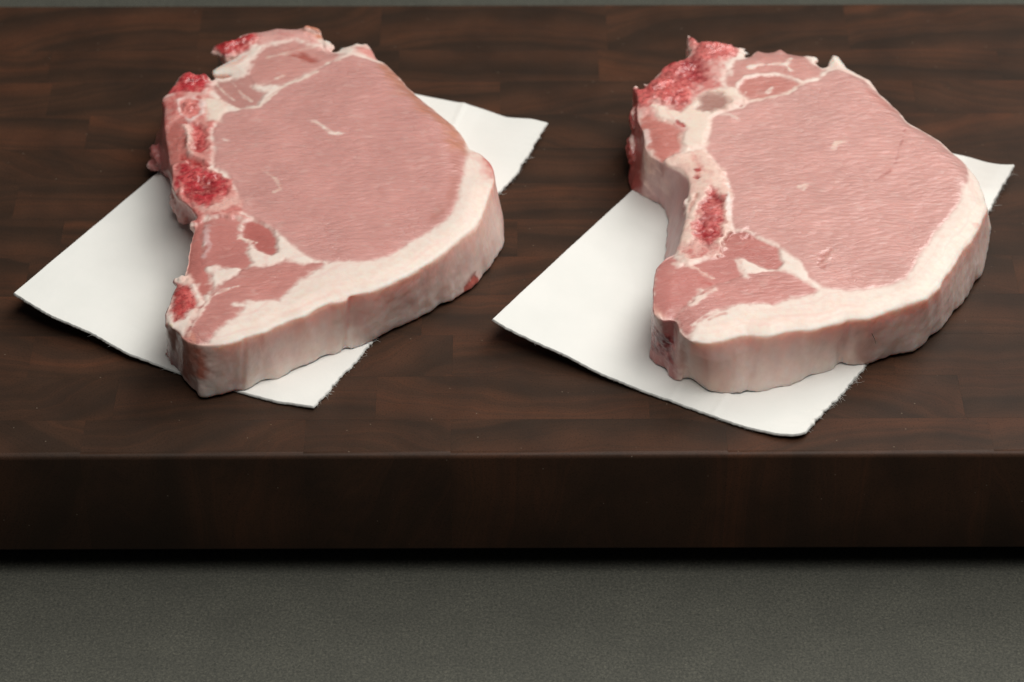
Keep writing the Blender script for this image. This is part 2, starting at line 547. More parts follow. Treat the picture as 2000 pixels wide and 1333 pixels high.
def paper(label, AB, BC, CD, DA_mid, creases):
    w3 = lambda L: np.array([at(*p) for p in L])
    ab, bc, cd = w3(AB), w3(BC), w3(CD)
    A, B, C = ab[0], ab[-1], bc[-1]
    D = A+C-B
    D[2] = TH
    D[:2] += (C-B)[:2]*-0.01
    cd = np.vstack([cd, D])
    da = np.vstack([D[None], w3(DA_mid), A[None]])
    nu, nv = 170, 230
    bot, top = resample(ab, nu), resample(cd, nu)[::-1]      # along u: A->B, D->C
    lef, rig = resample(da, nv)[::-1], resample(bc, nv)      # along v: A->D, B->C
    # torn right edge and slightly ragged front edge
    for E_, amp in ((rig, 0.00055), (bot, 0.00018)):
        k = np.arange(len(E_))
        pp = np.stack([k*0.0013, k*0+len(label)*.01, k*0], 1)
        j = fbm(pp, 420, 3, 5)*amp
        d = np.gradient(E_[:, :2], axis=0)
        nrm = np.stack([d[:, 1], -d[:, 0]], 1)
        nrm /= np.linalg.norm(nrm, axis=1)[:, None]
        fade = np.minimum(1, np.minimum(k, k[::-1])/6.0)
        E_[:, :2] += nrm*(j*fade)[:, None]
    u = np.linspace(0, 1, nu)[None, :, None]
    v = np.linspace(0, 1, nv)[:, None, None]
    G = (1-v)*bot[None]+v*top[None]+(1-u)*lef[:, None]+u*rig[:, None] \
        - ((1-u)*(1-v)*A+u*(1-v)*B+(1-u)*v*D+u*v*C)
    X = G.reshape(-1, 3).copy()
    X[:, 2] = np.maximum(X[:, 2], TH)
    for c in creases:
        L = np.array([at(c[0], c[1], TH)[:2], at(c[2], c[3], TH)[:2]])
        d = sdl(L, X[:, :2])
        X[:, 2] += c[4]*np.exp(-(d/0.0011)**2)
    X[:, 2] += 0.00012*fbm(X*[1, 1, 0], 60, 2, 9)*smooth(TH, TH+.001, X[:, 2])
    root = thing("paper_sheet", label, "paper sheet", tuple(X.reshape(nv, nu, 3)[0, nu-1]), "white paper sheets under the chops")
    base = np.array(root.location)
    I = np.arange(nu*nv).reshape(nv, nu)
    quads = np.stack([I[:-1, :-1], I[:-1, 1:], I[1:, 1:], I[1:, :-1]], -1).reshape(-1, 4)
    Xb = X.copy()
    Xb[:, 2] -= TH-0.00005
    ring = np.concatenate([I[0, :-1], I[:-1, -1], I[-1, :0:-1], I[:0:-1, 0]])
    # a mid ring pushed out makes the cut edge soft and felted
    n0 = len(X)
    cen = X[ring].mean(0)
    mid = (X[ring]+Xb[ring])/2
    nx = np.roll(mid, -1, 0)-np.roll(mid, 1, 0)
    out = np.stack([nx[:, 1], -nx[:, 0], nx[:, 0]*0], 1)
    out /= np.linalg.norm(out, axis=1)[:, None]+1e-12
    jit = 0.00035+0.00025*rng.random(len(ring))
    mid = mid+out*jit[:, None]
    m = len(ring)
    V = np.vstack([X, Xb, X[ring], mid, Xb[ring]])-base
    a = 2*n0+np.arange(m)
    b = np.roll(a, -1)
    side1 = np.stack([b, a, a+m, b+m], 1)
    side2 = np.stack([b+m, a+m, a+2*m, b+2*m], 1)
    F = np.vstack([quads, quads[:, ::-1]+n0, side1, side2])
    link("sheet", mesh_np("sheet", V, F), PAPER, root)
    # torn fibres along the right edge and a few on the front edge
    FV, FF = [], []
    for E_, cnt, ln in ((rig, 330, 0.0016), (bot, 110, 0.0007)):
        for _ in range(cnt):
            i = random.randrange(2, len(E_)-2)
            p = E_[i]+np.array([0, 0, -TH*random.uniform(.1, .8)])
            d = E_[i+1][:2]-E_[i-1][:2]
            nn = np.array([d[1], -d[0]])/np.linalg.norm(d)
            tt = d/np.linalg.norm(d)
            L = ln*random.uniform(.3, 1.0)*(2.2 if random.random() < .06 else 1)
            cur = random.uniform(-1, 1)
            w = random.uniform(.00004, .00008)
            prev = None
            for s in range(5):
                t = s/4
                q = p.copy()
                q[:2] += nn*L*t+tt*L*cur*t*t*0.9
                q[2] = max(q[2]+L*random.uniform(-.15, .2)*t, 0.00015)
                ww = w*(1-.7*t)
                b0 = len(FV)
                FV.extend([q+np.array([*(tt*ww), 0]), q-np.array([*(tt*ww), 0]), q+np.array([0, 0, ww*1.6])])
                if prev is not None:
                    for c in range(3):
                        FF.append([prev+c, prev+(c+1) % 3, b0+(c+1) % 3, b0+c])
                prev = b0
    fr = link("torn_fibres", mesh_np("torn_fibres", np.array(FV)-base, np.array(FF)), PAPER, root)
    fr["kind"] = "stuff"
    return root


paper("white paper sheet under the chop with bone spurs, one corner curling up",
      [(28, 572, .0105), (60, 592, .0095), (100, 616, .008), (180, 650, .0055), (250, 690, .0032), (300, 708, .002), (350, 727, .0013), (480, 767, TH), (540, 783, TH), (612, 793, .0017)],
      [(612, 793, .0017), (640, 763, TH), (662, 735, TH), (692, 708, TH), (720, 672, TH), (860, 505, TH), (985, 362, .002), (1002, 345, .0025), (1030, 300, .004), (1068, 240, .006)],
      [(1068, 240, .006), (1040, 233, .0055), (990, 230, .004), (950, 216, .003), (910, 203, .003), (840, 190, .002)],
      [(305, 340, .0015), (200, 428, .003), (110, 503, .0062)],
      [(910, 203, 880, 262, .00035)])
paper("white paper sheet nearest the board's front edge, under the chop with pale rib bone",
      [(963, 623, .0100), (990, 640, .009), (1040, 664, .0072), (1100, 690, .0055), (1170, 727, .003), (1250, 760, .0016), (1320, 785, TH), (1400, 814, TH), (1460, 834, .0014), (1520, 847, .002), (1560, 848, .0026), (1573, 843, .0026)],
      [(1573, 843, .0026), (1600, 811, .0018), (1640, 770, TH), (1688, 715, TH), (1800, 575, TH), (1937, 400, .002), (1950, 372, .003), (1962, 352, .005), (1980, 322, .008)],
      [(1980, 322, .008), (1955, 322, .007), (1925, 317, .005), (1888, 306, .003)],
      [(1235, 372, .0015), (1130, 468, .003), (1040, 551, .0064)],
      [(1424, 765, 1394, 808, .00035), (1326, 752, 1310, 780, .0003)])

# ------------------------------------------------------------------ pork chops
HT = 0.0255          # height of the cut face above the board
ZB = TH              # underside rests on the paper

LEAN = (0.65, 0.330, 0.298)
DARK = (0.53, 0.185, 0.160)
FAT = (0.86, 0.735, 0.655)
CREAM = (0.84, 0.70, 0.60)
SIDE = (0.93, 0.705, 0.635)
RED = (0.54, 0.045, 0.055)
PINKBONE = (0.68, 0.29, 0.255)
K_LEAN, K_BONE, K_FAT, K_DARK = (1, 0, 0), (0, 1, 0), (0, 0, 1), (0.65, 0, 0)


def chop(label, outline, layers, streaks, sides, lumps, falls, creases, rootpx, seed, parts_of):
    top = np.array([at(p[0], p[1], HT) for p in outline])
    bot = np.array([at(p[2], p[3], ZB) if len(p) == 4 else [t[0], t[1], ZB] for p, t in zip(outline, top)])
    n = len(outline)
    # --- rough solid: top, mid rings, bottom
    rings = [top]
    for t in (0.25, 0.5, 0.75):
        bulge = 0.0
        rings.append(top*(1-t)+bot*t)
    rings.append(bot)
    V = np.vstack(rings)
    F = [list(range(n))[::-1], list(range(4*n, 5*n))]
    for r in range(4):
        for k in range(n):
            k2 = (k+1) % n
            F.append([r*n+k, r*n+k2, (r+1)*n+k2, (r+1)*n+k])
    V = [tuple(v) for v in V]
    blobs = []
    # --- lumps: ellipsoids fused by the remesh
    for (px, py, z, rx, ry, rz, ang) in lumps:
        rx, ry, rz = rx*0.85, ry*0.85, rz*0.85
        c = at(px, py, z)
        blobs.append((c, max(rx, ry, rz)))
        b0 = len(V)
        nu, nv = 14, 8
        V.append((c[0], c[1], c[2]-rz))
        for j in range(1, nv):
            th = math.pi*j/nv
            for i in range(nu):
                ph = 2*math.pi*i/nu
                x, y = rx*math.sin(th)*math.cos(ph), ry*math.sin(th)*math.sin(ph)
                V.append((c[0]+x*math.cos(ang)-y*math.sin(ang), c[1]+x*math.sin(ang)+y*math.cos(ang), c[2]-rz*math.cos(th)))
        V.append((c[0], c[1], c[2]+rz))
        e = len(V)-1
        for i in range(nu):
            i2 = (i+1) % nu
            F.append([b0, b0+1+i2, b0+1+i])
            for j in range(nv-2):
                a = b0+1+j*nu
                F.append([a+i, a+i2, a+nu+i2, a+nu+i])
            a = b0+1+(nv-2)*nu
            F.append([a+i, a+i2, e])
    me = bpy.data.meshes.new("rough")
    me.from_pydata(V, [], F)
    tmp = bpy.data.objects.new("rough", me)
    COL.objects.link(tmp)
    md = tmp.modifiers.new("r", 'REMESH')
    md.mode = 'VOXEL'
    md.voxel_size = 0.00044
    dg = bpy.context.evaluated_depsgraph_get()
    rm = bpy.data.meshes.new_from_object(tmp.evaluated_get(dg))
    bpy.data.objects.remove(tmp)
    nv = len(rm.vertices)
    X = np.empty(nv*3, np.float32)
    rm.vertices.foreach_get("co", X)
    X = X.reshape(-1, 3).astype(float)
    Ed = np.empty(len(rm.edges)*2, np.int32)
    rm.edges.foreach_get("vertices", Ed)
    Ed = Ed.reshape(-1, 2)
    Q = np.empty(len(rm.loops), np.int32)
    rm.loops.foreach_get("vertex_index", Q)
    assert len(Q) == 4*len(rm.polygons)
    Q = Q.reshape(-1, 4)
    deg = np.bincount(Ed.ravel(), minlength=nv).astype(float)

    def lap(A):
        o_ = np.zeros_like(A)
        for k in range(A.shape[1]):
            o_[:, k] = np.bincount(Ed[:, 0], A[Ed[:, 1], k], nv)+np.bincount(Ed[:, 1], A[Ed[:, 0], k], nv)
        return o_/deg[:, None]
    for _ in range(10):
        X = X+0.6*(lap(X)-X)

    def normals(X):
        a, b, c, d = (X[Q[:, k]] for k in range(4))
        fn = np.cross(c-a, d-b)
        N = np.stack([sum(np.bincount(Q[:, j], fn[:, k], nv) for j in range(4)) for k in range(3)], 1)
        return N/(np.linalg.norm(N, axis=1)[:, None]+1e-20)
    N = normals(X)
    # how much a point belongs to the cut face
    face = smooth(0.45, 0.8, N[:, 2])*smooth(HT-0.012, HT-0.006, X[:, 2])
    P2 = X[:, :2]
    X0 = X.copy()
    dout = sdf(top[:, :2], P2)
    # --- tissue layers on the cut face, as a map on the chop itself
    colr = np.tile(np.array(FAT), (nv, 1))
    kind = np.tile(np.array(K_FAT, float), (nv, 1))
    dz = np.zeros(nv)
    lab = np.zeros(nv, int)
    names = ["fat_cap"]
    wx = fbm(X0, 330, 3, seed)
    wl = fbm(X0, 110, 2, seed+11)
    wf = fbm(X0, 240, 2, seed+13)
    for li, (part, pts, color, kd, soft, warp, depth) in enumerate(layers):
        if part in ("marrow", "tail_muscle", "back_muscle", "back_fringe"):
            part = "%s#%d" % (part, li)
        poly = ats(pts, HT)
        lo, hi = poly.min(0)-0.006, poly.max(0)+0.006
        m = np.where((P2[:, 0] > lo[0]) & (P2[:, 0] < hi[0]) & (P2[:, 1] > lo[1]) & (P2[:, 1] < hi[1]))[0]
        s = sdf(poly, P2[m])+(warp+0.25)*(wx[m]*0.9+wl[m]*0.7)*0.001
        soft = soft*1.5+0.35
        a = smooth(-soft*0.001, soft*0.001, s)
        colr[m] += (np.array(color)-colr[m])*a[:, None]
        kind[m] += (np.array(kd)-kind[m])*a[:, None]
        dz[m] += (depth*0.001-dz[m])*a
        # a faint groove along the seam between tissues
        dz[m] -= 0.00016*np.exp(-(s/0.0008)**2)*(np.abs(X0[m, 2]-HT) < 0.006)
        if part:
            if part not in names:
                names.append(part)
            lab[m[a > 0.5]] = names.index(part)
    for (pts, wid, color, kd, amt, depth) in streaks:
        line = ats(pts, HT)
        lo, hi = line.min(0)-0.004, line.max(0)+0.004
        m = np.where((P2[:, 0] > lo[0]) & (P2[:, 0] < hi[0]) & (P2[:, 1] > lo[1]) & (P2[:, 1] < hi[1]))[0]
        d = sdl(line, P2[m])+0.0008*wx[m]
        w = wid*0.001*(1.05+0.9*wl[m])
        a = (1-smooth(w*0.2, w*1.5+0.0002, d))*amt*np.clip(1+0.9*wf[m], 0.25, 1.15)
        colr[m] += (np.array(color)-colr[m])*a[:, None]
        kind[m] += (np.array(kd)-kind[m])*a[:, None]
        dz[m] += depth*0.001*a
    # --- side walls
    sidec = np.tile(np.array(SIDE), (nv, 1))
    sidek = np.tile(np.array(K_FAT, float), (nv, 1))
    slab = np.zeros(nv, int)
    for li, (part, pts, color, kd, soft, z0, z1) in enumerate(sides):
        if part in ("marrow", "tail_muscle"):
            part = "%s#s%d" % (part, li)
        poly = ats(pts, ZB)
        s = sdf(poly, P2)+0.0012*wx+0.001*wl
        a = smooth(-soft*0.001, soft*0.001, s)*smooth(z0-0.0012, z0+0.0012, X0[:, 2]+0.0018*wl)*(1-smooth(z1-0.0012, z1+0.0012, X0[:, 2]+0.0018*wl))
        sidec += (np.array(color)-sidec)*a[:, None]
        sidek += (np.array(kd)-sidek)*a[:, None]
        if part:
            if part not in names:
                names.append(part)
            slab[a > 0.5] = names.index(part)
    mott = fbm(X0, (170, 170, 70), 3, seed+21)
    vs = fbm(X0, (260, 260, 50), 2, seed+23)
    sidec = sidec*(1+0.07*mott)[:, None]*(1+np.outer(vs, [0.01, 0.05, 0.055]))+np.array([0.0, -0.03, -0.025])*smooth(0.0, 0.6, fbm(X0, 90, 2, seed+31))[:, None]
    # outer fat pinker near the cut, paler below; part shading and translucency put into colour
    zf = smooth(0.35, 1.0, (X0[:, 2]-ZB)/(HT-ZB)+0.25*mott)
    sidec = sidec*(1-zf[:, None]*np.array([0.0, 0.10, 0.13])*sidek[:, 2:3])
    f = face[:, None]
    # creamy rim just under the cut edge
    tissue = colr*f+sidec*(1-f)
    kmix = kind*f+sidek*(1-f)
    lab = np.where(face > 0.5, lab, slab)
    big = fbm(X0, 55, 3, seed+41)
    tissue = tissue*(1+0.05*big*kmix[:, 0]+0.03*big)[:, None]
    # layered bands in the fat, following the outer edge
    lay = np.stack([dout*420+0.6*wl, X0[:, 0]*14, X0[:, 1]*14], 1)
    band = smooth(0.05, 0.6, fbm(lay, 1.0, 2, seed+43))*face*kmix[:, 2]*smooth(0.0015, 0.003, dout)
    tissue = tissue*(1-0.55*band[:, None]*np.array([0.04, 0.20, 0.20]))
    # faint fibre streaks in the muscles, blood mottling on the bone
    grain = fbm(X0, (110, 520, 250), 3, seed+45)
    tissue = tissue*(1+0.05*grain*kmix[:, 0])[:, None]
    pale = smooth(0.30, 0.75, fbm(X0, (170, 420, 250), 3, seed+47))*kmix[:, 0]*0.18
    tissue = tissue+(np.array([0.80, 0.60, 0.54])-tissue)*pale[:, None]
    blood = smooth(-0.1, 0.45, fbm(X0, 190, 3, seed+49))*smooth(0.06, 0.35, kmix[:, 1])*(1-smooth(0.5, 0.8, kmix[:, 1]))*0.7
    tissue = tissue+(np.array([0.55, 0.11, 0.10])-tissue)*blood[:, None]
    # marrow and bone: porous colour
    pore = fbm(X0, 520, 2, seed+51)
    patch = fbm(X0, 170, 3, seed+55)
    bm = kmix[:, 1:2]
    tissue = tissue+bm*(np.array([0.16, 0.07, 0.06])*smooth(0.1, 0.6, patch)[:, None]-tissue*0.35*smooth(0.1, 0.6, -patch)[:, None])
    tissue *= (1-kmix[:, 1]*0.22*smooth(0.05, 0.5, pore))[:, None]
    tissue = np.clip(tissue, 0.004, 0.95)
    # --- relief
    bonem = kmix[:, 1]
    rough = fbm(X0, 460, 3, seed+61)
    disp = 0.00032*bonem*rough
    wallm = 1-face
    zfac = np.clip((X0[:, 2]-ZB)/(HT-ZB), 0, 1)
    disp += wallm*(0.00038*fbm(X0, (120, 120, 30), 2, seed+71)+0.00013*fbm(X0, (330, 330, 200), 3, seed+81))
    # the bottom fringe of the fat is scalloped
    disp += wallm*(1-smooth(0.0, 0.45, zfac))*0.0009*fbm(X0, (110, 110, 30), 3, seed+91)
    disp += face*(0.00030*fbm(X0, 55, 2, seed+101)+0.00010*fbm(X0, (180, 420, 200), 2, seed+111)*kmix[:, 0])
    for (px, py, dep, wid) in creases:
        d = np.linalg.norm(P2-at(px, py, ZB)[:2]-np.outer(X0[:, 2]-HT/2, [0.12, 0.0]), axis=1)
        disp -= wallm*dep*0.001*np.exp(-(d/(wid*0.001))**2)
    lm = np.zeros(nv)
    for c, r in blobs:
        lm = np.maximum(lm, 1-smooth(r*0.8, r*1.5, np.linalg.norm(X0-c, axis=1)))
    disp += lm*0.00045*fbm(X0, (520, 520, 520), 2, seed+121)
    X = X0+N*disp[:, None]
    X[:, 2] += face*dz
    fall = 0.0015*(1-smooth(-0.0015, 0.0065, dout))
    for (pts, wid, dep) in falls:
        d = sdl(ats(pts, HT), P2)
        fall = fall+dep*0.001*(1-smooth(0, wid*0.001, d))
    X[:, 2] -= fall*zfac
    X[:, 2] = np.maximum(X[:, 2], ZB*0.4)
    X = X+0.25*(lap(X)-X)
    N = normals(X)
    # --- split into parts that share borders; the underside that rests on the paper is kept out
    keep = ~((X[Q, 2].max(1) < ZB+0.0007) & (N[Q, 2].mean(1) < -0.7))
    Qk = Q[keep]
    fl = np.array([np.bincount(r, minlength=len(names)).argmax() for r in lab[Qk]]) if False else np.sort(lab[Qk], axis=1)[:, 2]
    near = np.full(nv, 99.0)
    lq = lab[Qk]
    near[np.unique(Qk[lq.min(1) != lq.max(1)])] = 0
    near[np.unique(Qk[np.sort(lq, 1)[:, 2] != lq[:, 0]])] = 0
    for _ in range(14):
        m_ = near.copy()
        np.minimum.at(m_, Ed[:, 0], near[Ed[:, 1]]+1)
        np.minimum.at(m_, Ed[:, 1], near[Ed[:, 0]]+1)
        near = m_
    soft = smooth(1, 13, near)
    root = thing("pork_chop", label, "pork chop", tuple(at(*rootpx, ZB)), "raw bone-in pork chops")
    base = np.array(root.location)
    objs = {}
    for i, nm in enumerate(names):
        sel = Qk[fl == i]
        if len(sel) == 0:
            continue
        used, inv = np.unique(sel, return_inverse=True)
        key, nm = nm, nm.split("#")[0]
        me = mesh_np(nm, X[used]-base, inv.reshape(-1, 4), N[used])
        for an, data in (("tissue", tissue), ("kind", kmix), ("depth", np.repeat(soft[:, None], 3, 1))):
            a = me.attributes.new(an, 'FLOAT_COLOR', 'POINT')
            a.data.foreach_set("color", np.concatenate([data[used], np.ones((len(used), 1))], 1).astype(np.float32).ravel())
        par = objs.get(parts_of.get(nm), root)
        objs[key] = link(nm, me, MEAT, par)
    return root, objs


#LEFT
L_out = [(413, 84, 482, 206), (424, 80, 483, 202), (436, 78, 484, 198), (450, 73, 486, 194), (464, 69, 488, 190), (468, 61, 490, 184), (486, 57), (510, 55), (528, 52), (540, 48), (558, 50), (577, 51), (590, 48), (606, 48), (620, 52), (630, 64),
         (636, 77), (642, 91), (650, 94), (660, 93), (666, 86), (676, 84), (685, 82), (696, 76), (706, 80), (716, 77), (724, 84), (731, 93), (736, 102), (747, 106), (757, 113), (772, 127),
         (785, 142), (807, 167), (837, 190), (862, 210), (887, 230), (902, 247), (917, 275), (937, 285, 944, 392), (950, 298, 962, 410), (957, 305, 974, 425), (966, 320, 984, 442), (966, 335, 986, 458),
         (962, 352, 987, 468), (957, 367, 986, 478), (952, 385, 976, 496), (942, 417, 956, 527), (925, 440, 932, 557), (900, 460, 907, 573), (870, 485, 868, 597), (840, 507, 842, 611),
         (800, 532, 802, 627), (760, 550, 758, 650), (722, 562, 724, 671), (700, 567, 700, 679), (685, 572, 684, 685), (670, 577, 666, 689), (645, 585, 645, 695), (620, 597, 618, 708), (595, 612, 592, 720),
         (560, 622, 558, 735), (532, 635, 527, 744), (520, 642, 508, 750), (480, 652, 478, 766), (458, 660, 456, 765), (435, 665, 435, 771), (407, 666, 410, 776), (385, 665, 391, 777), (366, 660, 375, 761),
         (355, 652, 360, 744), (350, 645, 352, 728), (342, 637, 342, 717), (334, 636, 333, 709), (327, 630, 326, 697), (323, 612, 325, 690), (322, 605), (327, 590), (332, 575), (340, 558), (350, 545), (360, 530), (365, 507), (366, 490),
         (370, 470, 395, 570), (377, 450, 395, 520), (380, 437, 385, 462), (385, 422, 377, 441), (376, 410, 370, 437), (366, 398, 360, 428), (350, 388, 352, 420), (342, 375, 347, 410), (334, 360, 344, 400), (335, 350, 338, 372), (333, 320, 330, 350), (326, 285, 312, 336),
         (321, 250, 299, 318), (320, 225, 300, 305), (320, 205, 306, 270), (313, 190), (326, 175), (347, 152), (360, 139), (372, 136), (382, 147), (394, 147), (405, 147), (408, 157), (414, 152), (420, 144), (432, 147), (452, 142, 470, 255), (446, 139, 472, 250), (436, 138, 473, 247),
         (414, 140, 474, 244), (410, 133, 475, 240), (420, 127, 476, 236), (445, 113, 478, 230), (474, 98, 482, 222), (455, 103, 482, 218), (437, 106, 482, 214), (425, 97, 482, 210)]

L_eye = [(610, 510), (650, 513), (685, 511), (730, 510), (760, 502), (787, 482), (817, 465), (840, 452), (870, 432), (887, 407), (895, 380), (900, 360), (907, 335), (906, 310), (910, 285), (905, 267), (887, 240), (865, 215), (840, 196), (810, 172),
         (785, 148), (770, 131), (752, 118), (735, 112), (690, 108), (650, 120), (605, 145), (572, 160), (555, 170), (522, 192), (508, 210), (480, 212), (450, 217), (432, 220), (420, 245), (412, 260), (418, 295), (416, 327), (436, 335), (450, 350), (462, 378), (466, 407),
         (490, 425), (522, 440), (560, 470), (592, 495)]
L_layers = [
    # back fringe and upper muscles
    ("back_muscle", [(480, 145), (485, 130), (500, 108), (512, 92), (540, 84), (575, 80), (612, 88), (650, 98), (668, 104), (650, 118), (605, 143), (560, 162), (510, 168), (488, 160)], (0.63, 0.31, 0.275), K_LEAN, .7, 1.0, -0.2),
    ("back_muscle", [(414, 168), (424, 156), (440, 150), (482, 148), (494, 170), (518, 180), (502, 200), (480, 208), (460, 211), (432, 194), (420, 182)], (0.54, 0.265, 0.235), K_DARK, .7, 1.2, -0.5),
    ("loin_muscle", L_eye, LEAN, K_LEAN, .45, .5, 0.15),
    ("back_fringe", [(500, 92), (466, 62), (486, 57), (540, 46), (577, 50), (600, 54), (632, 80), (645, 94), (612, 86), (575, 77), (535, 82), (514, 90)], (0.74, 0.40, 0.36), (0.4, 0.2, .4), .9, 1.6, 0),
    ("back_fringe", [(592, 58), (606, 46), (622, 52), (632, 66), (626, 76), (612, 66)], (0.60, 0.22, 0.13), K_DARK, .8, .6, 0.2),
    ("back_fringe", [(690, 90), (728, 84), (740, 104), (718, 106), (700, 100)], (0.72, 0.30, 0.26), K_DARK, 1.2, 1.2, 0),
    # tail muscles
    ("tail_muscle", [(384, 428), (402, 430), (403, 460), (397, 480), (410, 500), (402, 522), (412, 538), (410, 562), (401, 590), (388, 580), (380, 555), (364, 530), (360, 505), (366, 465), (376, 446)], DARK, K_DARK, .5, .9, -.45),
    ("tail_muscle", [(395, 458), (397, 430), (424, 419), (462, 415), (476, 434), (471, 458), (489, 473), (480, 490), (490, 512), (477, 526), (435, 524), (400, 512), (394, 486)], (0.55, 0.215, 0.190), K_DARK, .6, 1.2, -.4),
    ("tail_muscle", [(468, 454), (480, 432), (494, 427), (525, 442), (542, 462), (540, 492), (530, 498), (500, 485), (490, 472), (472, 467)], (0.48, 0.150, 0.130), K_DARK, .5, .6, -.7),
    ("tail_muscle", [(410, 580), (437, 550), (467, 531), (492, 521), (530, 518), (555, 508), (580, 512), (640, 513), (615, 527), (582, 550), (557, 570), (542, 585), (485, 590), (462, 596), (473, 600), (464, 614), (440, 634), (408, 662), (385, 668), (360, 662), (352, 652), (372, 628), (388, 603)], (0.585, 0.255, 0.225), K_LEAN, .55, .9, 0),
    # bone column on the left
    ("rib_bone", [(306, 190), (330, 170), (408, 158), (416, 190), (440, 206), (432, 228), (412, 262), (416, 300), (416, 326), (446, 350), (466, 384), (466, 408), (490, 427), (470, 430), (440, 424), (400, 425), (378, 440), (340, 380), (322, 300), (312, 240)], PINKBONE, (0, .35, .5), .7, 1.2, 0.5),
    ("rib_bone", [(400, 196), (424, 192), (446, 214), (430, 236), (404, 238)], CREAM, K_FAT, 1.0, 1, 0.2),
    ("rib_bone", [(316, 248), (350, 236), (368, 262), (366, 300), (350, 320), (330, 310)], (0.52, 0.17, 0.145), K_DARK, 1.2, 1.4, -.2),
    ("rib_bone", [(385, 398), (430, 388), (464, 384), (466, 408), (440, 418), (400, 414)], (0.80, 0.47, 0.41), (0, .3, .5), 1.2, 1.0, 0.2),
    ("marrow", [(322, 180), (328, 172), (347, 148), (372, 130), (384, 144), (408, 142), (410, 158), (398, 182), (368, 182), (340, 186)], RED, K_BONE, .8, 1.0, 0.6),
    ("marrow", [(410, 80), (424, 74), (452, 70), (474, 66), (498, 62), (500, 78), (486, 92), (470, 96), (455, 102), (435, 108), (420, 98), (404, 86)], (0.50, 0.042, 0.045), K_BONE, .7, .8, .3),
    ("marrow", [(352, 198), (380, 192), (392, 205), (388, 226), (368, 234), (348, 222)], (0.74, 0.26, 0.23), (0, .55, .2), 1.1, .8, .1),
    ("marrow", [(364, 240), (390, 244), (406, 266), (404, 288), (396, 302), (382, 298), (378, 270), (366, 258)], (0.50, 0.075, 0.075), K_BONE, .7, 1.4, -.6),
    ("marrow", [(356, 300), (376, 305), (396, 313), (412, 322), (410, 328), (392, 326), (372, 318), (358, 310)], (0.34, 0.02, 0.02), K_BONE, .7, 1.2, -.9),
    ("marrow", [(352, 318), (395, 325), (430, 340), (447, 358), (442, 376), (424, 390), (408, 402), (388, 396), (370, 382), (356, 366), (338, 372), (332, 352), (344, 336)], (0.50, 0.042, 0.052), K_BONE, .8, 1.6, -.3),
    ("marrow", [(392, 352), (412, 352), (424, 364), (416, 374), (398, 372)], (0.22, 0.02, 0.022), K_BONE, 1.2, 1.4, -.9),
    ("marrow", [(342, 547), (370, 550), (379, 566), (386, 588), (367, 614), (340, 626), (330, 602), (330, 578)], (0.54, 0.085, 0.08), K_BONE, .7, 1.0, -.4),
    ("rib_bone", [(350, 540), (366, 530), (376, 546), (368, 554), (352, 552)], (0.80, 0.55, 0.47), K_FAT, .8, .6, .2),
]
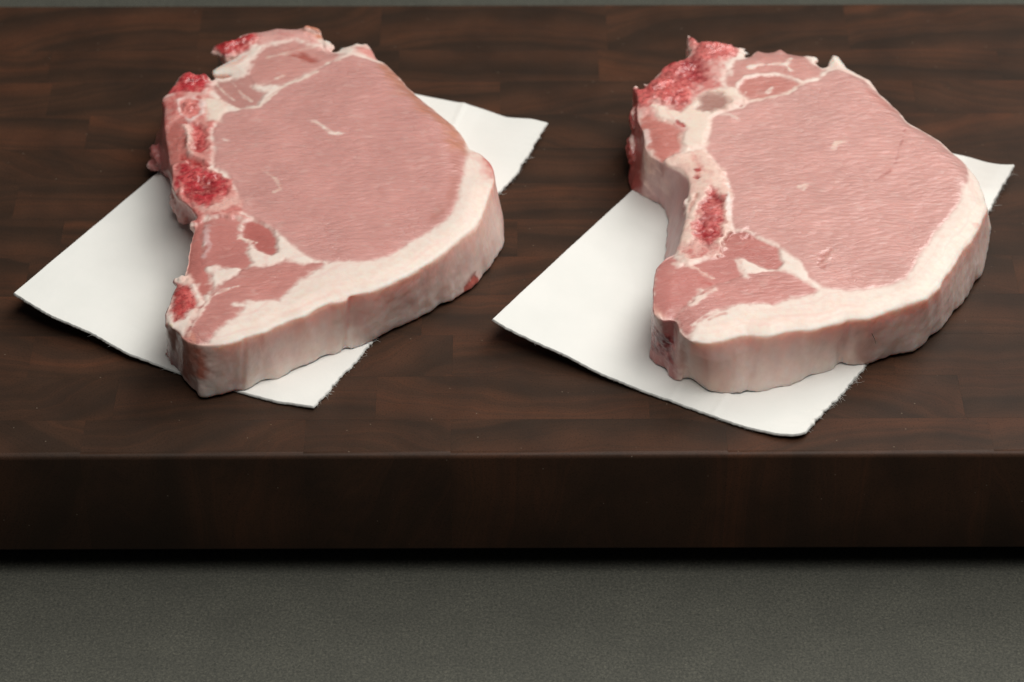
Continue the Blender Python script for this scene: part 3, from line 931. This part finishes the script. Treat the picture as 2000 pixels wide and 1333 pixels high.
L_streaks = [
    ([(752, 122), (800, 172), (850, 220), (885, 255), (896, 285)], 3.6, (.60, .26, .18), K_LEAN, .85, 0),  # orange back rim: light through thin, down-curving meat, put into the colour
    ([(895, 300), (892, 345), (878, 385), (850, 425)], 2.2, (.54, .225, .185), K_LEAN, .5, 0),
    ([(612, 237), (628, 246), (640, 256), (655, 263), (674, 261)], .55, FAT, K_FAT, .8, .05),
    ([(436, 272), (448, 276)], .5, FAT, K_FAT, .5, 0),
    ([(404, 440), (402, 462), (408, 482), (398, 496)], .8, (0.76, 0.54, 0.53), (.3, 0, .5), .6, .1),
    ([(464, 560), (437, 566), (412, 582), (398, 600), (386, 620), (368, 650)], .45, (0.84, 0.66, 0.58), K_FAT, .8, .15),
    ([(388, 585), (376, 620), (362, 640)], .5, (0.80, 0.58, 0.5), K_FAT, .6, .1),
    ([(500, 470), (470, 462), (452, 470)], .35, CREAM, K_FAT, .6, 0),
    ([(418, 212), (440, 200), (470, 214), (505, 208), (530, 188), (558, 166), (600, 150), (618, 140)], .7, CREAM, K_FAT, .75, .1),
    ([(420, 158), (438, 180), (460, 196)], .35, CREAM, K_FAT, .55, 0),
    ([(448, 152), (470, 178), (490, 196)], .35, CREAM, K_FAT, .5, 0),
    ([(494, 170), (530, 158), (552, 148)], .45, CREAM, K_FAT, .6, 0),
    ([(484, 146), (500, 112), (516, 92), (548, 84), (560, 76)], .55, (0.82, 0.6, 0.54), K_FAT, .7, .1),
    ([(520, 112), (556, 104), (590, 96), (615, 92)], .45, CREAM, K_FAT, .45, 0),
    ([(640, 122), (662, 118)], .6, CREAM, K_FAT, .6, 0),
    ([(578, 104), (600, 112), (612, 116)], 1.5, (0.42, 0.10, 0.075), K_DARK, .75, -.5),  # dark oval shadow in the back muscle, put into the colour over a dent
    ([(367, 244), (370, 275), (374, 305)], .95, (0.80, 0.55, 0.48), K_FAT, .85, .5),
    ([(348, 198), (372, 190), (392, 198), (394, 222), (372, 240), (352, 224), (348, 200)], .55, (0.84, 0.68, 0.64), K_FAT, .8, .3),
    ([(316, 186), (330, 186), (350, 184), (398, 186), (408, 168), (420, 150)], .75, (0.82, 0.58, 0.53), K_FAT, .7, .2),
    ([(436, 108), (470, 96), (500, 78)], .5, (0.70, 0.30, 0.26), K_FAT, .5, 0),
    ([(416, 134), (440, 128), (468, 122), (480, 110)], 1.0, (0.78, 0.50, 0.43), K_FAT, .7, .2),
    ([(334, 352), (346, 344), (356, 360), (352, 372)], .7, (0.70, 0.30, 0.26), (0, .5, .3), .7, .3),
    ([(940, 286), (955, 305), (967, 323), (963, 334)], 1.6, (0.50, 0.06, 0.06), (.2, .5, 0), .8, .3),
    ([(930, 290), (946, 312), (958, 340)], 2.6, (0.76, 0.36, 0.32), K_FAT, .5, 0),
    ([(508, 330), (540, 352), (548, 372), (535, 376)], .35, CREAM, K_FAT, .45, 0),
    ([(372, 650), (385, 668), (398, 664)], 1.2, (0.66, 0.27, 0.19), K_DARK, .6, 0),
    ([(318, 622), (334, 630)], .6, (0.78, 0.66, 0.44), K_FAT, .8, .3),
]
L_sides = [
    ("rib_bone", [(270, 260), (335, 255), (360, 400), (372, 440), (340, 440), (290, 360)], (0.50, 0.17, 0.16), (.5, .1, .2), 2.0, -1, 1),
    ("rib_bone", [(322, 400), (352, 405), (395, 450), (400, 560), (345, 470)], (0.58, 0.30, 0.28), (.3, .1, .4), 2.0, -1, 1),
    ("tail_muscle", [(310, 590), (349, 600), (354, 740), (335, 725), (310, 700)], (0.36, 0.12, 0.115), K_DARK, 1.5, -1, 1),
    ("tail_muscle", [(342, 690), (390, 700), (396, 790), (372, 790), (342, 745)], (0.64, 0.30, 0.24), (.5, 0, .3), 2.0, 0.003, 1),
    ("tail_muscle", [(384, 710), (414, 720), (412, 795), (384, 795)], (0.62, 0.21, 0.15), (.5, 0, .3), 1.6, 0.009, .0225),
    (None, [(374, 730), (424, 735), (432, 800), (378, 800)], (0.86, 0.73, 0.66), K_FAT, 2.0, -1, .009),
    ("meat_scrap", [(908, 572), (920, 554), (938, 552), (934, 576)], (0.62, 0.16, 0.13), K_DARK, 0.6, -1, 0.0055),
    (None, [(676, 600), (684, 700), (700, 690), (735, 650), (710, 600)], (0.74, 0.44, 0.38), K_FAT, 4.0, 0.011, 1),
    (None, [(940, 280), (1000, 330), (1000, 480), (960, 460)], (0.80, 0.52, 0.47), K_FAT, 4.0, -1, 1),
]
L_falls = [([(745, 106), (785, 142), (837, 190), (887, 230), (917, 275), (930, 330)], 12, 1.8)]
L_lumps = [
    # px, py, z, rx, ry, rz, angle
    (366, 158, .0245, .0065, .0045, .0035, .6), (395, 155, .0245, .0035, .003, .003, 0),
    (370, 210, .0255, .0036, .0036, .0015, 0), (440, 92, .0245, .007, .0024, .0028, .35), (480, 78, .0250, .006, .003, .002, .4),
    (368, 275, .0253, .0018, .006, .0016, 0.1), (400, 345, .0250, .006, .004, .0015, -.3),
    (610, 57, .0262, .0050, .0014, .0018, -.3), (640, 84, .0250, .002, .004, .002, .6),
    (303, 300, .010, .0022, .006, .004, .3), (298, 322, .006, .003, .0025, .003, 0),
    (358, 415, .0075, .0035, .005, .006, .3), (346, 392, .010, .003, .005, .006, .3),
    (377, 438, .024, .0016, .0024, .0022, .2), (352, 545, .0245, .003, .003, .002, .4), (325, 628, .0235, .0014, .0010, .0012, .4),
     
    
]
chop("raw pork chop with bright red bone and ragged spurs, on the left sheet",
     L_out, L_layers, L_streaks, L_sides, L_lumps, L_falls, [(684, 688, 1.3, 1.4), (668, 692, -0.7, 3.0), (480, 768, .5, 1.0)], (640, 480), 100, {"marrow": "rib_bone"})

#RIGHT
R_out = [(1342, 73), (1350, 66), (1357, 71), (1366, 78), (1380, 75), (1390, 79), (1400, 80), (1410, 77), (1421, 77), (1430, 84), (1442, 88), (1452, 88), (1447, 94), (1458, 97), (1451, 105), (1465, 104), (1480, 91), (1495, 95), (1510, 94),
         (1525, 87), (1540, 97), (1565, 101), (1580, 101), (1592, 115), (1607, 126), (1616, 124), (1622, 107), (1631, 102), (1645, 110), (1655, 125), (1668, 130), (1685, 137), (1700, 144), (1712, 160), (1720, 172), (1732, 181), (1760, 207), (1775, 226),
         (1790, 235), (1812, 247), (1840, 264), (1857, 281), (1882, 302), (1900, 322), (1914, 343, 1940, 446), (1924, 370, 1939, 464), (1930, 395, 1932, 488), (1922, 420, 1926, 512), (1907, 450, 1912, 550), (1880, 482, 1887, 585), (1855, 522, 1862, 618),
         (1837, 552, 1840, 640), (1812, 577, 1812, 667), (1790, 585, 1788, 684), (1765, 590, 1768, 692), (1745, 599, 1745, 698), (1725, 607, 1725, 703), (1695, 616, 1692, 713), (1675, 618, 1672, 716), (1655, 617, 1648, 715), (1640, 625, 1630, 712), (1625, 630, 1622, 719), (1605, 635, 1606, 726), (1582, 640, 1586, 735),
         (1560, 640, 1562, 746), (1537, 642, 1536, 755), (1510, 650, 1505, 760), (1485, 650, 1480, 766), (1460, 647, 1455, 771), (1440, 652, 1435, 773), (1420, 657, 1418, 769), (1385, 662, 1385, 768), (1365, 662, 1368, 760), (1347, 660, 1352, 748), (1336, 650, 1342, 742), (1327, 640, 1333, 748), (1324, 626, 1318, 744), (1318, 617, 1308, 735),
         (1295, 619, 1300, 724), (1285, 614, 1282, 712), (1277, 605, 1271, 698), (1274, 590), (1275, 570), (1275, 550), (1277, 530), (1281, 515, 1294, 640), (1300, 497, 1301, 600), (1320, 487, 1300, 565), (1326, 470, 1300, 540), (1331, 452, 1300, 520), (1336, 432, 1300, 500), (1340, 415, 1300, 480), (1345, 380, 1301, 460), (1346, 360, 1301, 445), (1343, 345, 1302, 432), (1333, 334, 1301, 420),
         (1318, 326, 1298, 408), (1304, 322, 1288, 400), (1296, 313, 1275, 392), (1281, 305, 1262, 385), (1268, 295, 1252, 380), (1262, 280, 1243, 376), (1257, 262, 1233, 372), (1254, 246, 1227, 350), (1246, 230, 1226, 330), (1243, 208, 1228, 295), (1244, 190, 1233, 262), (1243, 178), (1235, 164), (1244, 168), (1252, 169), (1258, 164), (1265, 160), (1280, 143), (1295, 127), (1304, 120), (1315, 115), (1328, 111), (1340, 107),
         (1348, 98), (1352, 90), (1346, 84)]
R_eye = [(1604, 563), (1630, 565), (1665, 566), (1700, 563), (1737, 557), (1770, 545), (1782, 525), (1795, 497), (1820, 465), (1842, 437), (1865, 412), (1875, 390), (1877, 380), (1882, 362), (1892, 345), (1892, 325), (1882, 307), (1855, 286), (1838, 270), (1810, 252), (1788, 240), (1772, 230), (1757, 211), (1730, 186), (1712, 168),
         (1690, 150), (1660, 140), (1640, 134), (1620, 137), (1600, 155), (1570, 162), (1540, 185), (1505, 190), (1462, 202), (1450, 210), (1405, 222), (1388, 230), (1385, 260), (1376, 285), (1378, 297), (1397, 320), (1412, 337), (1422, 357), (1425, 390), (1425, 415), (1428, 432), (1433, 449), (1457, 449), (1492, 468), (1522, 480), (1540, 498), (1563, 515), (1580, 540)]
R_layers = [
    ("back_muscle", [(1415, 175), (1418, 140), (1440, 118), (1462, 104), (1480, 88), (1525, 84), (1565, 98), (1592, 117), (1610, 130), (1600, 150), (1570, 162), (1540, 184), (1505, 190), (1462, 198), (1432, 190)], (0.66, 0.33, 0.29), K_LEAN, .7, .8, -.1),
    ("back_muscle", [(1440, 168), (1455, 154), (1485, 148), (1515, 148), (1550, 158), (1562, 166), (1540, 180), (1505, 187), (1462, 192), (1444, 182)], (0.60, 0.25, 0.215), K_LEAN, .6, .7, -.3),
    ("loin_muscle", R_eye, (0.675, 0.365, 0.328), K_LEAN, .45, .5, 0.1),
    # left bone and muscle
    ("spine_bone", [(1230, 160), (1262, 158), (1296, 124), (1340, 104), (1345, 66), (1420, 74), (1448, 90), (1418, 118), (1412, 165), (1440, 178), (1462, 198), (1405, 222), (1386, 232), (1384, 262), (1374, 287), (1345, 292), (1330, 268), (1300, 242), (1270, 236), (1242, 220)], (0.74, 0.40, 0.36), (0, .3, .5), .7, 1.2, 0),
    ("rib_muscle", [(1246, 224), (1268, 218), (1290, 232), (1316, 238), (1334, 256), (1338, 280), (1328, 296), (1306, 306), (1296, 314), (1280, 306), (1262, 282), (1252, 246)], (0.60, 0.22, 0.185), K_LEAN, .8, 1.0, -.3),
    ("spine_bone", [(1272, 205), (1296, 210), (1330, 222), (1350, 196), (1374, 180), (1420, 172), (1440, 176), (1462, 197), (1405, 221), (1388, 231), (1385, 262), (1376, 286), (1340, 296), (1330, 276), (1336, 252), (1310, 238), (1284, 232)], CREAM, K_FAT, 1.0, 1.2, .6),
    ("spine_bone", [(1362, 188), (1380, 180), (1408, 184), (1424, 202), (1414, 212), (1388, 218), (1362, 212)], (0.42, 0.22, 0.185), (.5, 0, .4), 1.1, 1.2, -.3),
    ("marrow", [(1238, 166), (1256, 168), (1296, 126), (1316, 114), (1342, 108), (1368, 118), (1384, 140), (1372, 160), (1358, 172), (1352, 204), (1320, 210), (1296, 200), (1280, 188), (1264, 200), (1244, 212), (1240, 184)], (0.68, 0.150, 0.140), K_BONE, 1.0, 2.2, .2),
    ("marrow", [(1322, 118), (1350, 110), (1372, 128), (1376, 150), (1352, 160), (1330, 150)], (0.44, 0.06, 0.065), K_BONE, 1.6, 2.0, -.5),
    ("marrow", [(1300, 116), (1316, 112), (1322, 122), (1306, 128)], (0.50, 0.02, 0.03), K_BONE, .8, .8, .2),
    ("marrow", [(1338, 70), (1350, 64), (1366, 76), (1420, 75), (1438, 86), (1430, 104), (1408, 116), (1376, 120), (1344, 110), (1356, 92)], (0.72, 0.190, 0.175), K_BONE, .8, 1.8, .2),
    # tail
    ("tail_muscle", [(1272, 600), (1272, 550), (1280, 515), (1300, 495), (1318, 488), (1324, 500), (1324, 522), (1345, 515), (1362, 508), (1377, 504), (1402, 496), (1440, 496), (1452, 530), (1457, 545), (1405, 561), (1371, 566), (1364, 578), (1347, 598), (1330, 608), (1320, 618), (1295, 614)], (0.58, 0.235, 0.210), K_DARK, .6, 1.1, -.4),
    ("tail_muscle", [(1318, 614), (1342, 592), (1388, 558), (1452, 538), (1480, 532), (1512, 530), (1535, 530), (1570, 547), (1603, 566), (1592, 572), (1530, 585), (1512, 597), (1480, 592), (1442, 596), (1402, 606), (1375, 622), (1350, 642), (1342, 654), (1328, 640)], (0.62, 0.285, 0.255), K_LEAN, .55, .9, 0),
    ("tail_muscle", [(1403, 504), (1418, 465), (1432, 451), (1457, 450), (1492, 469), (1520, 484), (1528, 512), (1520, 526), (1500, 526), (1480, 520), (1455, 508), (1437, 501)], (0.57, 0.225, 0.200), K_LEAN, .45, .4, -.5),
    # rib
    ("rib_bone", [(1297, 312), (1310, 306), (1345, 296), (1376, 290), (1398, 320), (1413, 337), (1423, 357), (1426, 390), (1425, 432), (1430, 452), (1418, 465), (1404, 502), (1376, 506), (1345, 516), (1330, 500), (1320, 488), (1330, 452), (1340, 415), (1342, 380), (1344, 348), (1330, 332), (1305, 322)], (0.84, 0.62, 0.53), (0, .16, .75), .6, .9, .7),
    ("marrow", [(1392, 370), (1408, 380), (1415, 415), (1412, 440), (1402, 466), (1384, 488), (1368, 476), (1355, 456), (1362, 434), (1366, 414), (1378, 388)], (0.64, 0.140, 0.135), K_BONE, .9, 1.4, -.1),
    ("marrow", [(1390, 376), (1404, 384), (1408, 404), (1386, 410), (1384, 394)], (0.34, 0.05, 0.05), K_BONE, 1.2, 1.6, -.5),
    ("marrow", [(1366, 446), (1380, 438), (1398, 446), (1398, 460), (1384, 476), (1366, 464)], (0.36, 0.03, 0.035), K_BONE, 1.2, 1.6, -.6),
    ("rib_bone", [(1328, 476), (1362, 466), (1384, 488), (1402, 466), (1400, 500), (1350, 506), (1330, 492)], (0.74, 0.42, 0.37), (0, .4, .5), 1.2, 1.2, .1),
]
R_streaks = [
    ([(1437, 182), (1440, 166), (1452, 151), (1480, 146), (1512, 143), (1548, 152), (1568, 162), (1590, 156), (1596, 153)], .75, FAT, K_FAT, .8, .15),
    ([(1568, 162), (1545, 178), (1512, 190), (1470, 196)], .7, CREAM, K_FAT, .75, .1),
    ([(1467, 132), (1480, 126), (1510, 125), (1535, 125), (1545, 113)], .65, FAT, K_FAT, .85, .1),
    ([(1535, 125), (1543, 138)], .6, FAT, K_FAT, .85, .1),
    ([(1424, 128), (1428, 148)], .5, FAT, K_FAT, .6, 0), ([(1408, 116), (1412, 160), (1424, 178)], .9, (.84, .68, .6), K_FAT, .65, .1),
    ([(1500, 180), (1508, 170)], .5, FAT, K_FAT, .6, 0), ([(1454, 186), (1456, 180)], .6, FAT, K_FAT, .6, 0),
    ([(1412, 224), (1428, 226), (1440, 233)], .5, FAT, K_FAT, .55, 0),
    ([(1444, 208), (1456, 203)], .35, (.4, .06, .05), K_DARK, .8, -.4),
    ([(1322, 237), (1333, 246)], .5, (.45, .03, .03), K_BONE, .9, -.4),
    ([(1582, 101), (1594, 115), (1607, 127)], 1.2, FAT, K_FAT, .9, .2),
    ([(1632, 103), (1626, 122), (1638, 132), (1660, 136), (1700, 150), (1712, 163)], 1.7, (.84, .66, .58), K_FAT, .75, .2),
    ([(1700, 178), (1722, 192), (1745, 205)], 2.2, (.68, .28, .235), K_LEAN, .55, 0),
    ([(1628, 290), (1634, 280), (1650, 278)], .5, CREAM, K_FAT, .6, 0), ([(1560, 365), (1574, 362), (1570, 372)], .4, CREAM, K_FAT, .5, 0),
    ([(1768, 248), (1766, 265), (1757, 285), (1750, 315), (1738, 335), (1715, 350), (1690, 365)], .3, (.46, .16, .14), K_LEAN, .5, -.12),
    ([(1607, 520), (1605, 500), (1620, 490)], .9, (.50, .17, .14), K_LEAN, .55, -.4),
    ([(1608, 515), (1622, 498), (1630, 488)], .5, (.72, .42, .37), K_LEAN, .5, .3),
    ([(1352, 300), (1356, 315), (1368, 330), (1365, 345)], .8, (.70, .25, .22), (0, .3, .4), .45, 0),
    ([(1358, 345), (1362, 347)], .5, (.35, .02, .02), K_BONE, .95, -.6), ([(1360, 332), (1366, 335)], .4, (.45, .04, .04), K_BONE, .8, -.3),
    ([(1346, 410), (1352, 398), (1362, 378)], .4, (.55, .25, .2), K_FAT, .6, -.4),
    ([(1424, 365), (1423, 400), (1424, 432)], .5, (.84, .74, .70), K_FAT, .8, .3),
    ([(1404, 500), (1418, 468), (1430, 453)], .35, (.40, .10, .08), K_DARK, .8, -.5),
    ([(1318, 512), (1332, 504), (1348, 508)], 1.0, (.82, .62, .54), K_FAT, .7, .1), ([(1330, 525), (1342, 516), (1362, 524), (1382, 540), (1408, 546)], .55, (.82, .58, .5), K_FAT, .7, .1),
    ([(1438, 508), (1452, 528), (1458, 540)], .9, FAT, K_FAT, .8, .1),
    ([(1395, 568), (1372, 580), (1352, 596)], 1.0, (.84, .68, .6), K_FAT, .85, .1),
    ([(1372, 548), (1384, 554)], .9, (.5, .11, .09), K_DARK, .6, -.2),
    ([(1400, 606), (1372, 618), (1352, 634)], .8, FAT, K_FAT, .7, 0), ([(1415, 612), (1385, 624)], .5, (.66, .3, .25), K_LEAN, .6, -.1),
    ([(1272, 590), (1280, 604), (1300, 616), (1320, 622)], 1.2, (.76, .42, .34), K_FAT, .6, .1),
    ([(1254, 246), (1264, 282), (1282, 304)], .8, (.80, .58, .5), K_FAT, .6, .2),
    ([(1262, 250), (1268, 272)], 1.0, (.78, .62, .58), K_FAT, .6, .2),
    ([(1905, 438), (1910, 434)], .6, (.75, .35, .3), K_FAT, .5, 0),
]
R_sides = [
    ("rib_muscle", [(1200, 200), (1262, 200), (1270, 300), (1258, 378), (1248, 395), (1200, 395)], (0.40, 0.095, 0.085), K_DARK, 1.6, -1, 1),
    ("rib_membrane", [(1252, 366), (1275, 360), (1310, 380), (1372, 440), (1345, 560), (1300, 640), (1285, 640), (1292, 440)], (0.60, 0.37, 0.36), (.2, 0, .6), 1.4, -1, 1),
    ("rib_membrane", [(1255, 330), (1300, 340), (1340, 380), (1345, 430), (1300, 420), (1262, 385)], (0.72, 0.50, 0.46), (.1, 0, .8), 2.5, .010, .020),
    ("tail_muscle", [(1255, 600), (1322, 640), (1322, 745), (1302, 742), (1262, 712)], (0.44, 0.15, 0.14), K_DARK, 1.5, -1, 1),
    ("marrow", [(1256, 684), (1312, 700), (1318, 748), (1288, 740), (1256, 712)], (0.24, 0.055, 0.06), K_BONE, 1.2, .007, .0185),
    ("tail_muscle", [(1322, 640), (1342, 650), (1349, 745), (1326, 765), (1318, 740)], (0.66, 0.32, 0.26), (.4, 0, .4), 1.5, .008, 1),
    (None, [(1342, 640), (1375, 660), (1430, 690), (1430, 790), (1350, 780)], (0.80, 0.56, 0.48), K_FAT, 4.0, -1, .017),
    (None, [(1640, 600), (1700, 640), (1700, 720), (1650, 720)], (0.76, 0.48, 0.42), K_FAT, 3.0, -1, .02),
]
R_falls = [([(1690, 140), (1760, 207), (1840, 264), (1900, 322), (1918, 370)], 10, 1.2)]
R_lumps = [
    (1352, 80, .0245, .0018, .004, .002, .35), (1390, 90, .0255, .006, .003, .002, 0), (1420, 92, .025, .004, .0025, .002, .2), (1446, 91, .0246, .0034, .0011, .0010, .15), (1452, 99, .024, .0034, .0010, .0010, -.1), (1348, 70, .0250, .0012, .0030, .0012, .3), (1262, 163, .0245, .0010, .0026, .0012, .5),
    (1330, 130, .0250, .006, .0045, .0022, .5), (1285, 165, .0252, .006, .004, .0018, .6), (1300, 195, .0255, .005, .003, .0012, .3), (1242, 168, .0235, .0018, .0015, .0015, .5),
    (1240, 230, .019, .0025, .007, .005, 0), (1233, 290, .012, .0022, .007, .006, 0),
    (1343, 400, .0245, .0014, .006, .0016, .1), (1350, 440, .0245, .003, .004, .0015, .2), (1337, 415, .0235, .0012, .0012, .0015, 0),
    (1457, 455, .0253, .0035, .0015, .0012, -.3), (1632, 116, .0245, .0022, .0035, .0025, .1), (1590, 112, .0245, .0025, .0018, .0015, -.6),

]
rc, _ = chop("raw pork chop with pale curved rib around red marrow, on the right sheet",
             R_out, R_layers, R_streaks, R_sides, R_lumps, R_falls, [(1650, 716, 1.3, 1.6), (1622, 722, -0.8, 4.0), (1468, 770, .6, 1.2), (1345, 746, .9, 1.0)], (1600, 520), 300, {"marrow": "rib_bone"})

# a single dark bristle left in the fat
pa, pb = at(1702, 649, .0160), at(1709, 667, .0118)
pa = pa+np.array([0, -0.0006, 0])
pb = pb+np.array([0, -0.0012, 0])
BV, BF = [], []
for i in range(6):
    t = i/5
    c = pa*(1-t)+pb*t+np.array([0.0003*math.sin(t*3), -0.0004*math.sin(t*3.1), 0])
    w = 0.00011*(1-0.5*t)
    BV += [c+np.array([w, 0, 0]), c+np.array([-w*.5, w, 0]), c+np.array([-w*.5, -w, 0])]
    if i:
        for k in range(3):
            BF.append([3*i-3+k, 3*i-3+(k+1) % 3, 3*i+(k+1) % 3, 3*i+k])
link("bristle", mesh_np("bristle", np.array(BV)-np.array(rc.location), np.array(BF)), HAIR, rc)
